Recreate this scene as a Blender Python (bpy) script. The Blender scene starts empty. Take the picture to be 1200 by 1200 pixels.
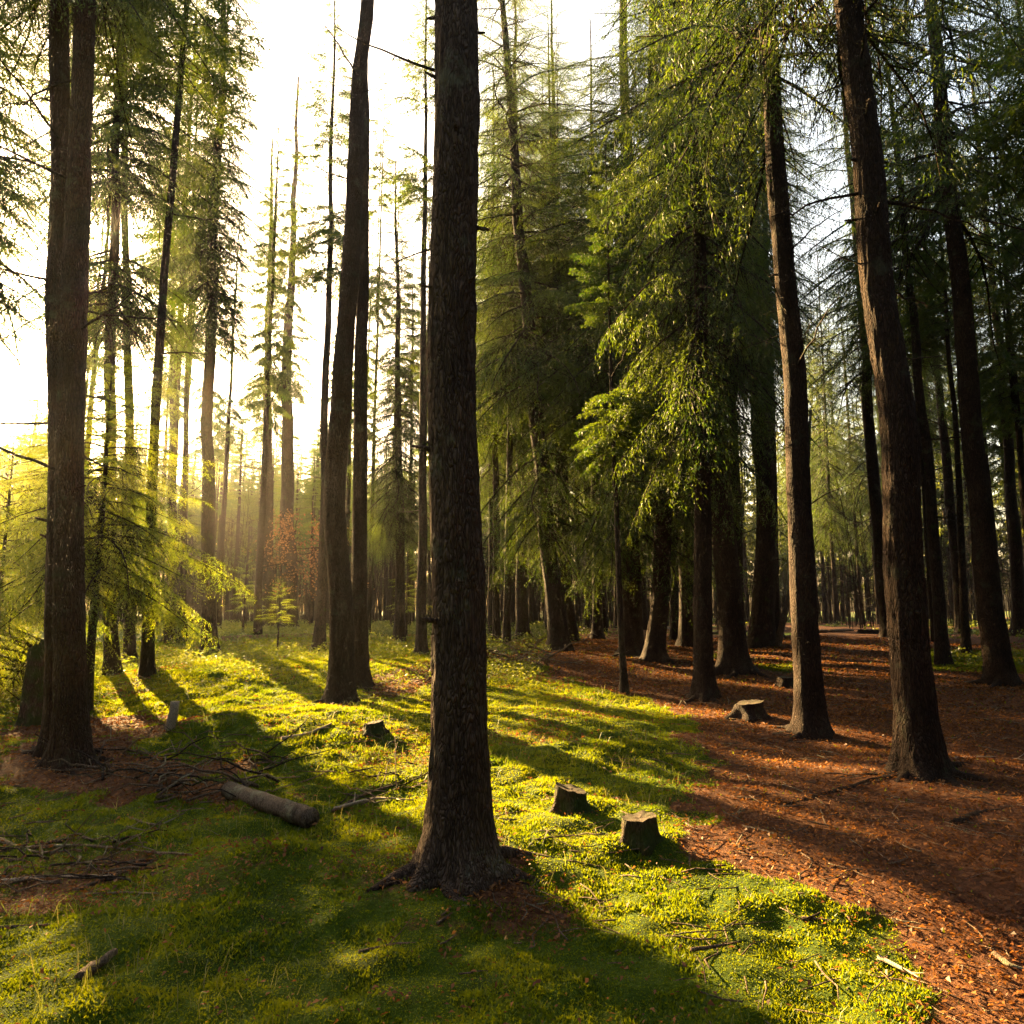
import bpy, math, random
import numpy as np
np.seterr(all='ignore')
from mathutils import Vector, Quaternion, Matrix

# ------------------------------------------------------------------ basics
random.seed(7)
RNG = np.random.default_rng(7)
scene = bpy.context.scene
COL = scene.collection
F, W0 = 850.0, 1200.0           # focal length and frame in photograph pixels
PITCH = math.radians(7.7)
CAM = np.array([0.0, 0.0, 1.60])
SUN_AZ, SUN_EL = math.radians(-36.0), math.radians(19.5)
SUN_DIR = np.array([math.sin(SUN_AZ)*math.cos(SUN_EL), math.cos(SUN_AZ)*math.cos(SUN_EL), math.sin(SUN_EL)])

def tag(o, label=None, cat=None, group=None, kind=None):
    if label: o['label'] = label
    if cat: o['category'] = cat
    if group: o['group'] = group
    if kind: o['kind'] = kind
    return o

def link(name, me, parent=None):
    o = bpy.data.objects.new(name, me)
    COL.objects.link(o)
    if parent is not None: o.parent = parent
    return o

def empty(name, loc, rotz=0.0):
    o = bpy.data.objects.new(name, None)
    o.empty_display_size = 0.2
    COL.objects.link(o)
    o.location = loc
    o.rotation_euler = (0, 0, rotz)
    return o

def mesh_np(name, verts, quads=None, tris=None, mats=(), qmat=None, tmat=None, smooth=False):
    """One mesh from numpy arrays: quads (n,4), tris (n,3), material index per face."""
    me = bpy.data.meshes.new(name)
    nq = 0 if quads is None else len(quads)
    nt = 0 if tris is None else len(tris)
    me.vertices.add(len(verts))
    me.vertices.foreach_set('co', np.ascontiguousarray(verts, dtype=np.float32).ravel())
    loops, starts = [], []
    if nq:
        loops.append(np.asarray(quads, dtype=np.int32).ravel()); starts.append(np.arange(nq, dtype=np.int32)*4)
    if nt:
        loops.append(np.asarray(tris, dtype=np.int32).ravel()); starts.append(nq*4 + np.arange(nt, dtype=np.int32)*3)
    loops = np.concatenate(loops); starts = np.concatenate(starts)
    me.loops.add(len(loops)); me.loops.foreach_set('vertex_index', loops)
    me.polygons.add(nq+nt); me.polygons.foreach_set('loop_start', starts)
    mi = np.zeros(nq+nt, dtype=np.int32)
    if nq and qmat is not None: mi[:nq] = qmat
    if nt and tmat is not None: mi[nq:] = tmat
    for m in mats: me.materials.append(m)
    if mi.any(): me.polygons.foreach_set('material_index', mi)
    if smooth: me.polygons.foreach_set('use_smooth', np.ones(nq+nt, dtype=bool))
    me.update(calc_edges=True)
    return me

# ------------------------------------------------------------------ noise
def _hash(ix, iy, iz, s):
    n = (ix*374761393 + iy*668265263 + iz*2147483647 + s*974634777) & 0xFFFFFFFF
    n = ((n ^ (n >> 13))*1274126177) & 0xFFFFFFFF
    n = ((n ^ (n >> 16))*2246822519) & 0xFFFFFFFF
    return ((n ^ (n >> 15)) & 0xFFFFFF)/float(0xFFFFFF)

def noise3(x, y, z, s=0):
    x, y, z = np.broadcast_arrays(np.asarray(x, float), np.asarray(y, float), np.asarray(z, float))
    ix, iy, iz = np.floor(x).astype(np.int64), np.floor(y).astype(np.int64), np.floor(z).astype(np.int64)
    fx, fy, fz = x-ix, y-iy, z-iz
    fx, fy, fz = fx*fx*(3-2*fx), fy*fy*(3-2*fy), fz*fz*(3-2*fz)
    r = 0
    for dx in (0, 1):
        for dy in (0, 1):
            for dz in (0, 1):
                w = (fx if dx else 1-fx)*(fy if dy else 1-fy)*(fz if dz else 1-fz)
                r = r + w*_hash(ix+dx, iy+dy, iz+dz, s)
    return r*2-1

def noise2(x, y, s=0):
    x, y = np.broadcast_arrays(np.asarray(x, float), np.asarray(y, float))
    ix, iy = np.floor(x).astype(np.int64), np.floor(y).astype(np.int64)
    fx, fy = x-ix, y-iy
    fx, fy = fx*fx*(3-2*fx), fy*fy*(3-2*fy)
    r = 0
    for dx in (0, 1):
        for dy in (0, 1):
            w = (fx if dx else 1-fx)*(fy if dy else 1-fy)
            r = r + w*_hash(ix+dx, iy+dy, ix*0+3, s)
    return r*2-1

def fbm2(x, y, s=0, o=3):
    r, a = 0, 1.0
    for k in range(o):
        r = r + a*noise2(np.asarray(x)*2**k+17.3*k, np.asarray(y)*2**k-9.1*k, s+k); a *= 0.5
    return r

def smooth(a, b, x):
    t = np.clip((np.asarray(x, float)-a)/(b-a), 0, 1)
    return t*t*(3-2*t)

# ------------------------------------------------------------------ camera rays and the lie of the land
def ray(px, py):
    x, y = (px-W0/2)/F, (W0/2-py)/F
    c, s = math.cos(PITCH), math.sin(PITCH)
    return np.array([x, c - y*s, s + y*c])

MOUNDS = []          # x, y, radius, height
def height(x, y):
    x, y = np.asarray(x, float), np.asarray(y, float)
    d = np.hypot(x, y)
    z = 0.10*fbm2(x/5.0, y/5.0, 11, 2)*smooth(1.0, 6.0, d)
    z = z + 0.045*fbm2(x/0.9, y/0.9, 21, 2) + 0.75*smooth(9, 30, d)*smooth(-30, 5, y)
    z = z + 0.18*fbm2(x/28.0, y/28.0, 31, 2)*smooth(14, 45, d)
    for mx, my, mr, mh in MOUNDS:
        z = z + mh*np.exp(-((x-mx)**2+(y-my)**2)/(mr*mr))
    return z

def at(px, py):
    r = ray(px, py)
    t = -CAM[2]/r[2] if r[2] < -1e-4 else 200
    for _ in range(60):
        p = CAM + r*t
        h = float(height(p[0], p[1]))
        t = min(120.0, max(0.5, t*0.6 + 0.4*(h-CAM[2])/r[2])) if r[2] < -1e-4 else t
    p = CAM + r*t
    p[2] = float(height(p[0], p[1]))
    return p

def on_plane(px, py, Y):
    r = ray(px, py)
    return CAM + r*(Y/r[1])

for (px, py, rr, hh) in [(310, 1015, 0.34, 0.13), (235, 865, 1.0, 0.10), (340, 850, 1.3, 0.14), (440, 850, 1.0, 0.10),
                         (640, 850, 1.1, 0.12), (700, 880, 0.9, 0.08), (760, 860, 0.8, 0.08), (543, 1014, 0.6, 0.12),
                         (1085, 905, 1.1, 0.14), (945, 858, 0.9, 0.10), (75, 890, 0.9, 0.16), (878, 842, 0.5, 0.06),
                         (862, 785, 1.0, 0.15), (822, 815, 0.8, 0.12), (750, 985, 0.3, 0.04), (160, 920, 0.6, 0.08),
                         (480, 790, 1.6, 0.14), (620, 775, 2.2, 0.2), (230, 800, 1.8, 0.2), (330, 785, 2.4, 0.2)]:
    p = at(px, py)
    MOUNDS.append((p[0], p[1], rr, hh))

def poly_sd(x, y, poly):
    """Signed distance to a polygon in plan, positive inside."""
    x, y = np.asarray(x, float), np.asarray(y, float)
    d = np.full(x.shape, 1e9); ins = np.zeros(x.shape, bool)
    n = len(poly)
    for i in range(n):
        ax, ay = poly[i]; bx, by = poly[(i+1) % n]
        ex, ey = bx-ax, by-ay
        t = np.clip(((x-ax)*ex+(y-ay)*ey)/(ex*ex+ey*ey+1e-12), 0, 1)
        d = np.minimum(d, np.hypot(x-ax-t*ex, y-ay-t*ey))
        with np.errstate(divide='ignore', invalid='ignore'):
            c = ((ay > y) != (by > y)) & (x < (bx-ax)*(y-ay)/(by-ay+1e-12)+ax)
        ins ^= c
    return np.where(ins, d, -d)

def gp(*pts):
    return [tuple(at(a, b)[:2]) for a, b in pts]

LITTER = gp((1045, 1195), (1030, 1130), (985, 1075), (880, 1020), (785, 968), (800, 905), (826, 850), (745, 818), (650, 790), (565, 776), (575, 750), (700, 741))
LITTER += [(1.5, 48.0), (14, 60), (30, 60), (30, 20), (14, 8.0), (9, 3.0), (6, -3), (2.5, -3), (1.3, 1.2)]
PATH = gp((1060, 1195), (1045, 1130), (1010, 1075), (985, 1010), (925, 950), (960, 890), (975, 830), (965, 780), (962, 745))
PATH += [(14.5, 46.0), (18.0, 46.0)] + gp((1055, 752), (1110, 840), (1195, 905)) + [(6.6, 5.0), (5, 2), (4, -4), (1.8, -4), (1.55, 1.2)]
DUFF = [gp((10, 900), (60, 835), (150, 838), (215, 850), (140, 880), (250, 905), (330, 930), (260, 950), (90, 935)),
        gp((440, 1035), (520, 1000), (600, 1010), (690, 1060), (660, 1095), (560, 1100)),
        gp((0, 980), (100, 985), (190, 1000), (140, 1040), (0, 1060)),
        gp((400, 800), (560, 770), (570, 800), (470, 815))]
def cover(x, y):
    """1 = moss, 0 = needle and leaf litter: what grows where."""
    x, y = np.asarray(x, float), np.asarray(y, float)
    d = np.hypot(x, y)
    wob = fbm2(x/0.7, y/0.7, 51, 3)*0.34*(0.6+0.06*d) + fbm2(x/0.16, y/0.16, 57, 2)*0.13
    m = smooth(0.32, -0.22, poly_sd(x, y, LITTER) + wob)
    for q, wt in zip(DUFF, (0.8, 0.7, 0.4, 0.6)):
        m = m*(1 - wt*smooth(-0.25, 0.3, poly_sd(x, y, q) + wob*1.5-0.05))
    far = smooth(0.25, -0.35, fbm2(x/6.0, y/6.0, 61, 3)) * smooth(11, 26, d)
    m = m*(1-0.55*far)
    m = m*(1-0.42*smooth(0.30, 0.75, fbm2(x/1.1+47, y/1.1, 66, 3)))
    # mossy patches in the litter further off
    patch = smooth(0.25, 0.7, fbm2(x/4.5, y/4.5, 71, 3)) * smooth(12, 18, d) * smooth(0.2, -0.3, poly_sd(x, y, PATH))
    return np.clip(np.maximum(m, patch*0.9), 0, 1)

# ------------------------------------------------------------------ materials
def new_mat(name):
    m = bpy.data.materials.new(name); m.use_nodes = True
    nt = m.node_tree; nt.nodes.clear()
    out = nt.nodes.new('ShaderNodeOutputMaterial')
    return m, nt, out

def N(nt, t, **kw):
    n = nt.nodes.new(t)
    for k, v in kw.items():
        if k in ('operation', 'blend_type', 'data_type', 'noise_dimensions', 'feature', 'distance', 'attribute_name', 'vector_type', 'clamp'):
            setattr(n, k, v)
        else:
            n.inputs[k].default_value = v
    return n

def ramp(nt, src, stops):
    r = nt.nodes.new('ShaderNodeValToRGB')
    e = r.color_ramp.elements
    while len(e) > 1: e.remove(e[-1])
    e[0].position = stops[0][0]; e[0].color = (*stops[0][1], 1)
    for p, c in stops[1:]:
        k = e.new(p); k.color = (*c, 1)
    nt.links.new(src, r.inputs[0])
    return r.outputs[0]

def mixc(nt, fac, a, b, mode='MIX'):
    m = nt.nodes.new('ShaderNodeMix'); m.data_type = 'RGBA'; m.blend_type = mode
    for sock, v in ((m.inputs[0], fac), (m.inputs[6], a), (m.inputs[7], b)):
        if isinstance(v, (int, float)): sock.default_value = v
        elif isinstance(v, tuple): sock.default_value = (*v, 1) if len(v) == 3 else v
        else: nt.links.new(v, sock)
    return m.outputs[2]

def bark_mat(name, dark, mid, light, scale=1.0, bump=0.6, moss=0.0):
    m, nt, out = new_mat(name)
    L = nt.links.new
    tc = N(nt, 'ShaderNodeTexCoord')
    mp = N(nt, 'ShaderNodeMapping'); mp.inputs['Scale'].default_value = (1, 1, 0.22)
    L(tc.outputs['Object'], mp.inputs['Vector'])
    oi = N(nt, 'ShaderNodeObjectInfo')
    wn = N(nt, 'ShaderNodeTexNoise', Scale=9*scale, Detail=4.0)
    L(mp.outputs[0], wn.inputs['Vector'])
    add = N(nt, 'ShaderNodeVectorMath', operation='MULTIPLY_ADD')
    L(wn.outputs['Color'], add.inputs[0]); add.inputs[1].default_value = (0.16, 0.16, 0.16); L(mp.outputs[0], add.inputs[2])
    vo = N(nt, 'ShaderNodeTexVoronoi', Scale=48*scale, feature='DISTANCE_TO_EDGE')
    L(add.outputs[0], vo.inputs['Vector'])
    vc = N(nt, 'ShaderNodeTexVoronoi', Scale=48*scale)
    L(add.outputs[0], vc.inputs['Vector'])
    fn = N(nt, 'ShaderNodeTexNoise', Scale=55*scale, Detail=6.0, Roughness=0.7)
    L(mp.outputs[0], fn.inputs['Vector'])
    big = N(nt, 'ShaderNodeTexNoise', Scale=2.2, Detail=4.0)
    L(tc.outputs['Object'], big.inputs['Vector'])
    c = ramp(nt, fn.outputs['Fac'], [(0.3, dark), (0.52, mid), (0.75, light)])
    sep = N(nt, 'ShaderNodeSeparateColor'); L(vc.outputs['Color'], sep.inputs[0])
    c = mixc(nt, 0.45, c, ramp(nt, sep.outputs[0], [(0, mid), (1, light)]))
    crack = ramp(nt, vo.outputs['Distance'], [(0.0, (0.25, 0.22, 0.2)), (0.16, (1, 1, 1))])
    c = mixc(nt, 0.85, c, crack, 'MULTIPLY')
    c = mixc(nt, 1.0, c, ramp(nt, big.outputs['Fac'], [(0.3, (0.65, 0.6, 0.58)), (0.7, (1.2, 1.15, 1.1))]), 'MULTIPLY')
    ln = N(nt, 'ShaderNodeTexNoise', Scale=3.2, Detail=7.0, Roughness=0.7); L(tc.outputs['Object'], ln.inputs['Vector'])
    lf = ramp(nt, ln.outputs['Fac'], [(0.56, (0, 0, 0)), (0.66, (0.55, 0.55, 0.55))])
    c = mixc(nt, lf, c, tuple(min(1.0, v*1.25) for v in (light[1]*1.1, light[1]*1.12, light[2]*0.95)))
    if moss:
        mn = N(nt, 'ShaderNodeTexNoise', Scale=5.0, Detail=5.0); L(tc.outputs['Object'], mn.inputs['Vector'])
        f = ramp(nt, mn.outputs['Fac'], [(0.62-0.3*moss, (0, 0, 0)), (0.82-0.3*moss, (1, 1, 1))])
        c = mixc(nt, f, c, (0.035, 0.05, 0.012))
    b = N(nt, 'ShaderNodeBsdfPrincipled', Roughness=0.9)
    b.inputs['Specular IOR Level'].default_value = 0.15
    L(c, b.inputs['Base Color'])
    hgt = N(nt, 'ShaderNodeMath', operation='MULTIPLY_ADD'); L(fn.outputs['Fac'], hgt.inputs[0]); hgt.inputs[1].default_value = 0.5
    cl = N(nt, 'ShaderNodeMath', operation='MINIMUM'); L(vo.outputs['Distance'], cl.inputs[0]); cl.inputs[1].default_value = 0.3
    sc_ = N(nt, 'ShaderNodeMath', operation='MULTIPLY'); L(cl.outputs[0], sc_.inputs[0]); sc_.inputs[1].default_value = 2.5
    L(sc_.outputs[0], hgt.inputs[2])
    bp = N(nt, 'ShaderNodeBump', Strength=bump, Distance=0.03)
    L(hgt.outputs[0], bp.inputs['Height']); L(bp.outputs[0], b.inputs['Normal'])
    L(b.outputs[0], out.inputs[0])
    return m

def leaf_mat(name, c1, c2, c3, t1, t2, trans=0.5, scale=0.5, gloss=0.04, isl=0.5):
    """Diffuse + translucent leaf; hue varies by clump and by leaf."""
    m, nt, out = new_mat(name)
    L = nt.links.new
    geo = N(nt, 'ShaderNodeNewGeometry')
    tc = N(nt, 'ShaderNodeTexCoord')
    nz = N(nt, 'ShaderNodeTexNoise', Scale=scale, Detail=3.0)
    L(geo.outputs['Position'], nz.inputs['Vector'])
    f = N(nt, 'ShaderNodeMath', operation='MULTIPLY_ADD')
    L(geo.outputs['Random Per Island'], f.inputs[0]); f.inputs[1].default_value = isl
    f2 = N(nt, 'ShaderNodeMath', operation='MULTIPLY_ADD')
    L(nz.outputs['Fac'], f2.inputs[0]); f2.inputs[1].default_value = 1.4; f2.inputs[2].default_value = -0.2-isl/2
    L(f2.outputs[0], f.inputs[2])
    col = ramp(nt, f.outputs[0], [(0.1, c1), (0.5, c2), (0.9, c3)])
    tcol = ramp(nt, f.outputs[0], [(0.1, t1), (0.9, t2)])
    d = N(nt, 'ShaderNodeBsdfDiffuse'); L(col, d.inputs[0])
    t = N(nt, 'ShaderNodeBsdfTranslucent'); L(tcol, t.inputs[0])
    mx = N(nt, 'ShaderNodeMixShader'); mx.inputs[0].default_value = trans
    L(d.outputs[0], mx.inputs[1]); L(t.outputs[0], mx.inputs[2])
    g = N(nt, 'ShaderNodeBsdfGlossy', Roughness=0.5); g.inputs[0].default_value = (0.9, 0.9, 0.9, 1)
    mg = N(nt, 'ShaderNodeMixShader'); mg.inputs[0].default_value = gloss
    L(mx.outputs[0], mg.inputs[1]); L(g.outputs[0], mg.inputs[2])
    L(mg.outputs[0], out.inputs[0])
    return m

BARK = bark_mat('bark', (0.018, 0.010, 0.007), (0.044, 0.026, 0.017), (0.082, 0.052, 0.036), 1.0, 1.0)
BARK_GREY = bark_mat('grey_bark', (0.045, 0.030, 0.022), (0.11, 0.075, 0.055), (0.19, 0.137, 0.105), 1.0, 1.0)
BARK_FAR = bark_mat('bark_far', (0.014, 0.010, 0.008), (0.034, 0.023, 0.017), (0.066, 0.045, 0.034), 0.7, 0.5, 0.1)
BARK_MOSSY = bark_mat('bark_mossy', (0.03, 0.022, 0.015), (0.075, 0.05, 0.034), (0.13, 0.09, 0.06), 1.0, 0.8, 0.8)
DEADWOOD = bark_mat('dead_wood', (0.05, 0.035, 0.025), (0.16, 0.115, 0.08), (0.32, 0.25, 0.18), 1.6, 0.6)
PALEWOOD = bark_mat('pale_wood', (0.3, 0.23, 0.16), (0.45, 0.36, 0.26), (0.6, 0.5, 0.38), 2.0, 0.3)
CUTWOOD = bark_mat('cut_wood', (0.05, 0.038, 0.026), (0.09, 0.068, 0.046), (0.14, 0.11, 0.075), 2.5, 0.4, 0.45)
NEEDLE = leaf_mat('spruce_needles', (0.014, 0.032, 0.008), (0.027, 0.060, 0.010), (0.048, 0.088, 0.012),
                  (0.035, 0.09, 0.004), (0.19, 0.23, 0.006), 0.45, 0.55)
NEEDLE_YOUNG = leaf_mat('young_needles', (0.04, 0.07, 0.010), (0.07, 0.11, 0.012), (0.11, 0.13, 0.014),
                        (0.12, 0.21, 0.005), (0.40, 0.42, 0.008), 0.6, 0.9)
NEEDLE_FAR = leaf_mat('far_needles', (0.025, 0.045, 0.014), (0.04, 0.065, 0.018), (0.07, 0.085, 0.022),
                      (0.07, 0.10, 0.014), (0.16, 0.16, 0.018), 0.5, 0.2)
MOSS = leaf_mat('moss_fronds', (0.022, 0.05, 0.002), (0.062, 0.12, 0.002), (0.125, 0.172, 0.003),
                (0.11, 0.17, 0.002), (0.31, 0.30, 0.003), 0.5, 1.1, 0.015, 0.32)
GRASS = leaf_mat('grass_blades', (0.08, 0.09, 0.02), (0.11, 0.13, 0.02), (0.2, 0.17, 0.06),
                 (0.14, 0.18, 0.015), (0.26, 0.22, 0.05), 0.5, 2.0)
SHRUB = leaf_mat('bilberry_leaves', (0.03, 0.055, 0.01), (0.06, 0.09, 0.013), (0.10, 0.11, 0.018),
                 (0.10, 0.14, 0.01), (0.2, 0.2, 0.014), 0.5, 0.8)
RUST = leaf_mat('rusty_leaves', (0.08, 0.04, 0.018), (0.13, 0.06, 0.025), (0.18, 0.09, 0.035),
                (0.16, 0.07, 0.02), (0.24, 0.12, 0.035), 0.45, 1.5)
LEAFLIT = leaf_mat('dead_leaves', (0.055, 0.019, 0.008), (0.14, 0.05, 0.013), (0.30, 0.125, 0.030),
                   (0.12, 0.04, 0.010), (0.28, 0.11, 0.02), 0.35, 0.9, 0.015, 0.6)

def ground_mat():
    m, nt, out = new_mat('forest_floor')
    L = nt.links.new
    at_ = N(nt, 'ShaderNodeAttribute', attribute_name='cover')
    geo = N(nt, 'ShaderNodeNewGeometry')
    P = geo.outputs['Position']
    n1 = N(nt, 'ShaderNodeTexNoise', Scale=1.3, Detail=5.0, Roughness=0.6); L(P, n1.inputs['Vector'])
    n2 = N(nt, 'ShaderNodeTexNoise', Scale=14.0, Detail=5.0, Roughness=0.65); L(P, n2.inputs['Vector'])
    n3 = N(nt, 'ShaderNodeTexNoise', Scale=70.0, Detail=4.0, Roughness=0.7); L(P, n3.inputs['Vector'])
    vo = N(nt, 'ShaderNodeTexVoronoi', Scale=26.0); L(P, vo.inputs['Vector'])
    sp = N(nt, 'ShaderNodeSeparateColor'); L(vo.outputs['Color'], sp.inputs[0])
    moss = ramp(nt, n1.outputs['Fac'], [(0.28, (0.022, 0.036, 0.003)), (0.5, (0.045, 0.075, 0.003)), (0.72, (0.085, 0.115, 0.005))])
    moss = mixc(nt, 0.7, moss, ramp(nt, n3.outputs['Fac'], [(0.3, (0.45, 0.45, 0.4)), (0.7, (1.35, 1.35, 1.2))]), 'MULTIPLY')
    lit = ramp(nt, n2.outputs['Fac'], [(0.25, (0.038, 0.015, 0.009)), (0.5, (0.095, 0.036, 0.014)), (0.75, (0.18, 0.075, 0.027))])
    lit = mixc(nt, 0.45, lit, ramp(nt, sp.outputs[0], [(0.0, (0.035, 0.016, 0.01)), (0.6, (0.085, 0.036, 0.018)), (1.0, (0.18, 0.09, 0.045))]))
    lit = mixc(nt, 0.6, lit, ramp(nt, n3.outputs['Fac'], [(0.3, (0.5, 0.5, 0.5)), (0.7, (1.4, 1.4, 1.4))]), 'MULTIPLY')
    f = N(nt, 'ShaderNodeMath', operation='MULTIPLY_ADD'); L(n2.outputs['Fac'], f.inputs[0]); f.inputs[1].default_value = 0.9
    f0 = N(nt, 'ShaderNodeMath', operation='ADD'); L(at_.outputs['Fac'], f0.inputs[0]); f0.inputs[1].default_value = -0.45
    L(f0.outputs[0], f.inputs[2])
    fac = ramp(nt, f.outputs[0], [(0.38, (0, 0, 0)), (0.62, (1, 1, 1))])
    c = mixc(nt, fac, lit, moss)
    b = N(nt, 'ShaderNodeBsdfPrincipled', Roughness=0.95); b.inputs['Specular IOR Level'].default_value = 0.1
    L(c, b.inputs['Base Color'])
    hh = N(nt, 'ShaderNodeMath', operation='MULTIPLY_ADD'); L(n2.outputs['Fac'], hh.inputs[0]); hh.inputs[1].default_value = 1.6; L(n3.outputs['Fac'], hh.inputs[2])
    bp = N(nt, 'ShaderNodeBump', Strength=0.8, Distance=0.03); L(hh.outputs[0], bp.inputs['Height']); L(bp.outputs[0], b.inputs['Normal'])
    L(b.outputs[0], out.inputs[0])
    return m
GROUND = ground_mat()

# ------------------------------------------------------------------ ground and path, one continuous sheet
def axis(lo, hi, f0, f1, step, g=1.06):
    a = list(np.arange(f0, f1, step)); s = step
    while a[-1] < hi: s *= g; a.append(a[-1]+s)
    s = step; b = []
    x = f0
    while x > lo: s *= g; x -= s; b.append(x)
    return np.array(b[::-1]+a)

def build_ground():
    xs, ys = axis(-420, 420, -6, 6.5, 0.055), axis(-420, 420, 1.5, 11, 0.05)
    X, Y = np.meshgrid(xs, ys)
    Z = height(X, Y)
    cov = cover(X, Y)
    Z = Z + 0.034*cov*fbm2(X/0.22, Y/0.22, 81, 2)*smooth(22, 10, np.hypot(X, Y))
    global GRID
    GRID = (xs, ys, Z)
    nx, ny = len(xs), len(ys)
    V = np.stack([X, Y, Z], -1).reshape(-1, 3)
    gy, gx = np.gradient(Z, ys, xs)
    Nn = np.stack([-gx, -gy, np.ones_like(Z)], -1).reshape(-1, 3)
    Nn /= np.linalg.norm(Nn, axis=1)[:, None]
    i = (np.arange(ny-1)[:, None]*nx + np.arange(nx-1)[None, :]).ravel()
    Q = np.stack([i, i+1, i+nx+1, i+nx], 1)
    cx = X.ravel()[Q].mean(1); cy = Y.ravel()[Q].mean(1)
    isp = poly_sd(cx, cy, PATH) + fbm2(cx/0.6, cy/0.6, 91, 2)*0.2 > 0
    for name, sel in (('ground', ~isp), ('path', isp)):
        q = Q[sel]
        used, inv = np.unique(q.ravel(), return_inverse=True)
        me = mesh_np(name, V[used], quads=inv.reshape(-1, 4), mats=[GROUND], smooth=True)
        a = me.attributes.new('cover', 'FLOAT', 'POINT')
        a.data.foreach_set('value', cov.ravel()[used].astype(np.float32))
        me.normals_split_custom_set_from_vertices(Nn[used].tolist())
        tag(link(name, me), kind='structure')
build_ground()

# ------------------------------------------------------------------ tubes, trunks, limbs
def frames(P):
    T = np.gradient(P, axis=0); T /= np.linalg.norm(T, axis=1)[:, None]+1e-12
    ref = np.array([1.0, 0, 0]) if abs(T[0][0]) < 0.8 else np.array([0, 1.0, 0])
    A = np.cross(T, ref); A /= np.linalg.norm(A, axis=1)[:, None]+1e-12
    B = np.cross(T, A)
    return A, B

def tube(P, R, n=6, cap=True, rough=0.0, seed=0):
    P = np.asarray(P, float); R = np.asarray(R, float)
    A, B = frames(P)
    a = np.linspace(0, 2*np.pi, n, endpoint=False)
    rr = R[:, None]*np.ones(n)[None]
    if rough:
        rr = rr*(1+rough*noise3(np.cos(a)[None]*1.7+seed, np.sin(a)[None]*1.7, np.arange(len(P))[:, None]*0.7, seed))
    V = P[:, None]+rr[..., None]*(np.cos(a)[None, :, None]*A[:, None]+np.sin(a)[None, :, None]*B[:, None])
    m = len(P)
    i = np.arange(m-1)[:, None]*n; j = np.arange(n)[None]
    Q = np.stack([i+j, i+(j+1) % n, i+n+(j+1) % n, i+n+j], -1).reshape(-1, 4)
    V = V.reshape(-1, 3); T = np.zeros((0, 3), int)
    if cap:
        k = len(V); V = np.vstack([V, P[:1], P[-1:]]); jj = np.arange(n)
        T = np.vstack([np.stack([np.full(n, k), (jj+1) % n, jj], 1), np.stack([np.full(n, k+1), (m-1)*n+jj, (m-1)*n+(jj+1) % n], 1)])
    return V, Q, T

class MB:
    def __init__(s): s.v, s.q, s.t, s.qm, s.tm, s.n = [], [], [], [], [], 0
    def add(s, V, Q=None, T=None, mat=0):
        V = np.asarray(V, float)
        if Q is not None and len(Q): s.q.append(np.asarray(Q)+s.n); s.qm.append(np.full(len(Q), mat))
        if T is not None and len(T): s.t.append(np.asarray(T)+s.n); s.tm.append(np.full(len(T), mat))
        s.v.append(V); s.n += len(V)
        return s
    def mesh(s, name, mats, smooth=False):
        c = lambda l: np.concatenate(l) if l else None
        return mesh_np(name, np.concatenate(s.v), c(s.q), c(s.t), mats, c(s.qm), c(s.tm), smooth)

def catmull(P, n):
    P = np.asarray(P, float)
    P = np.vstack([2*P[0]-P[1], P, 2*P[-1]-P[-2]])
    out = []
    m = len(P)-3
    for u in np.linspace(0, m-1e-6, n):
        i = int(u); t = u-i
        p0, p1, p2, p3 = P[i:i+4]
        out.append(0.5*((2*p1)+(-p0+p2)*t+(2*p0-5*p1+4*p2-p3)*t*t+(-p0+3*p1-3*p2+p3)*t**3))
    return np.array(out)

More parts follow.
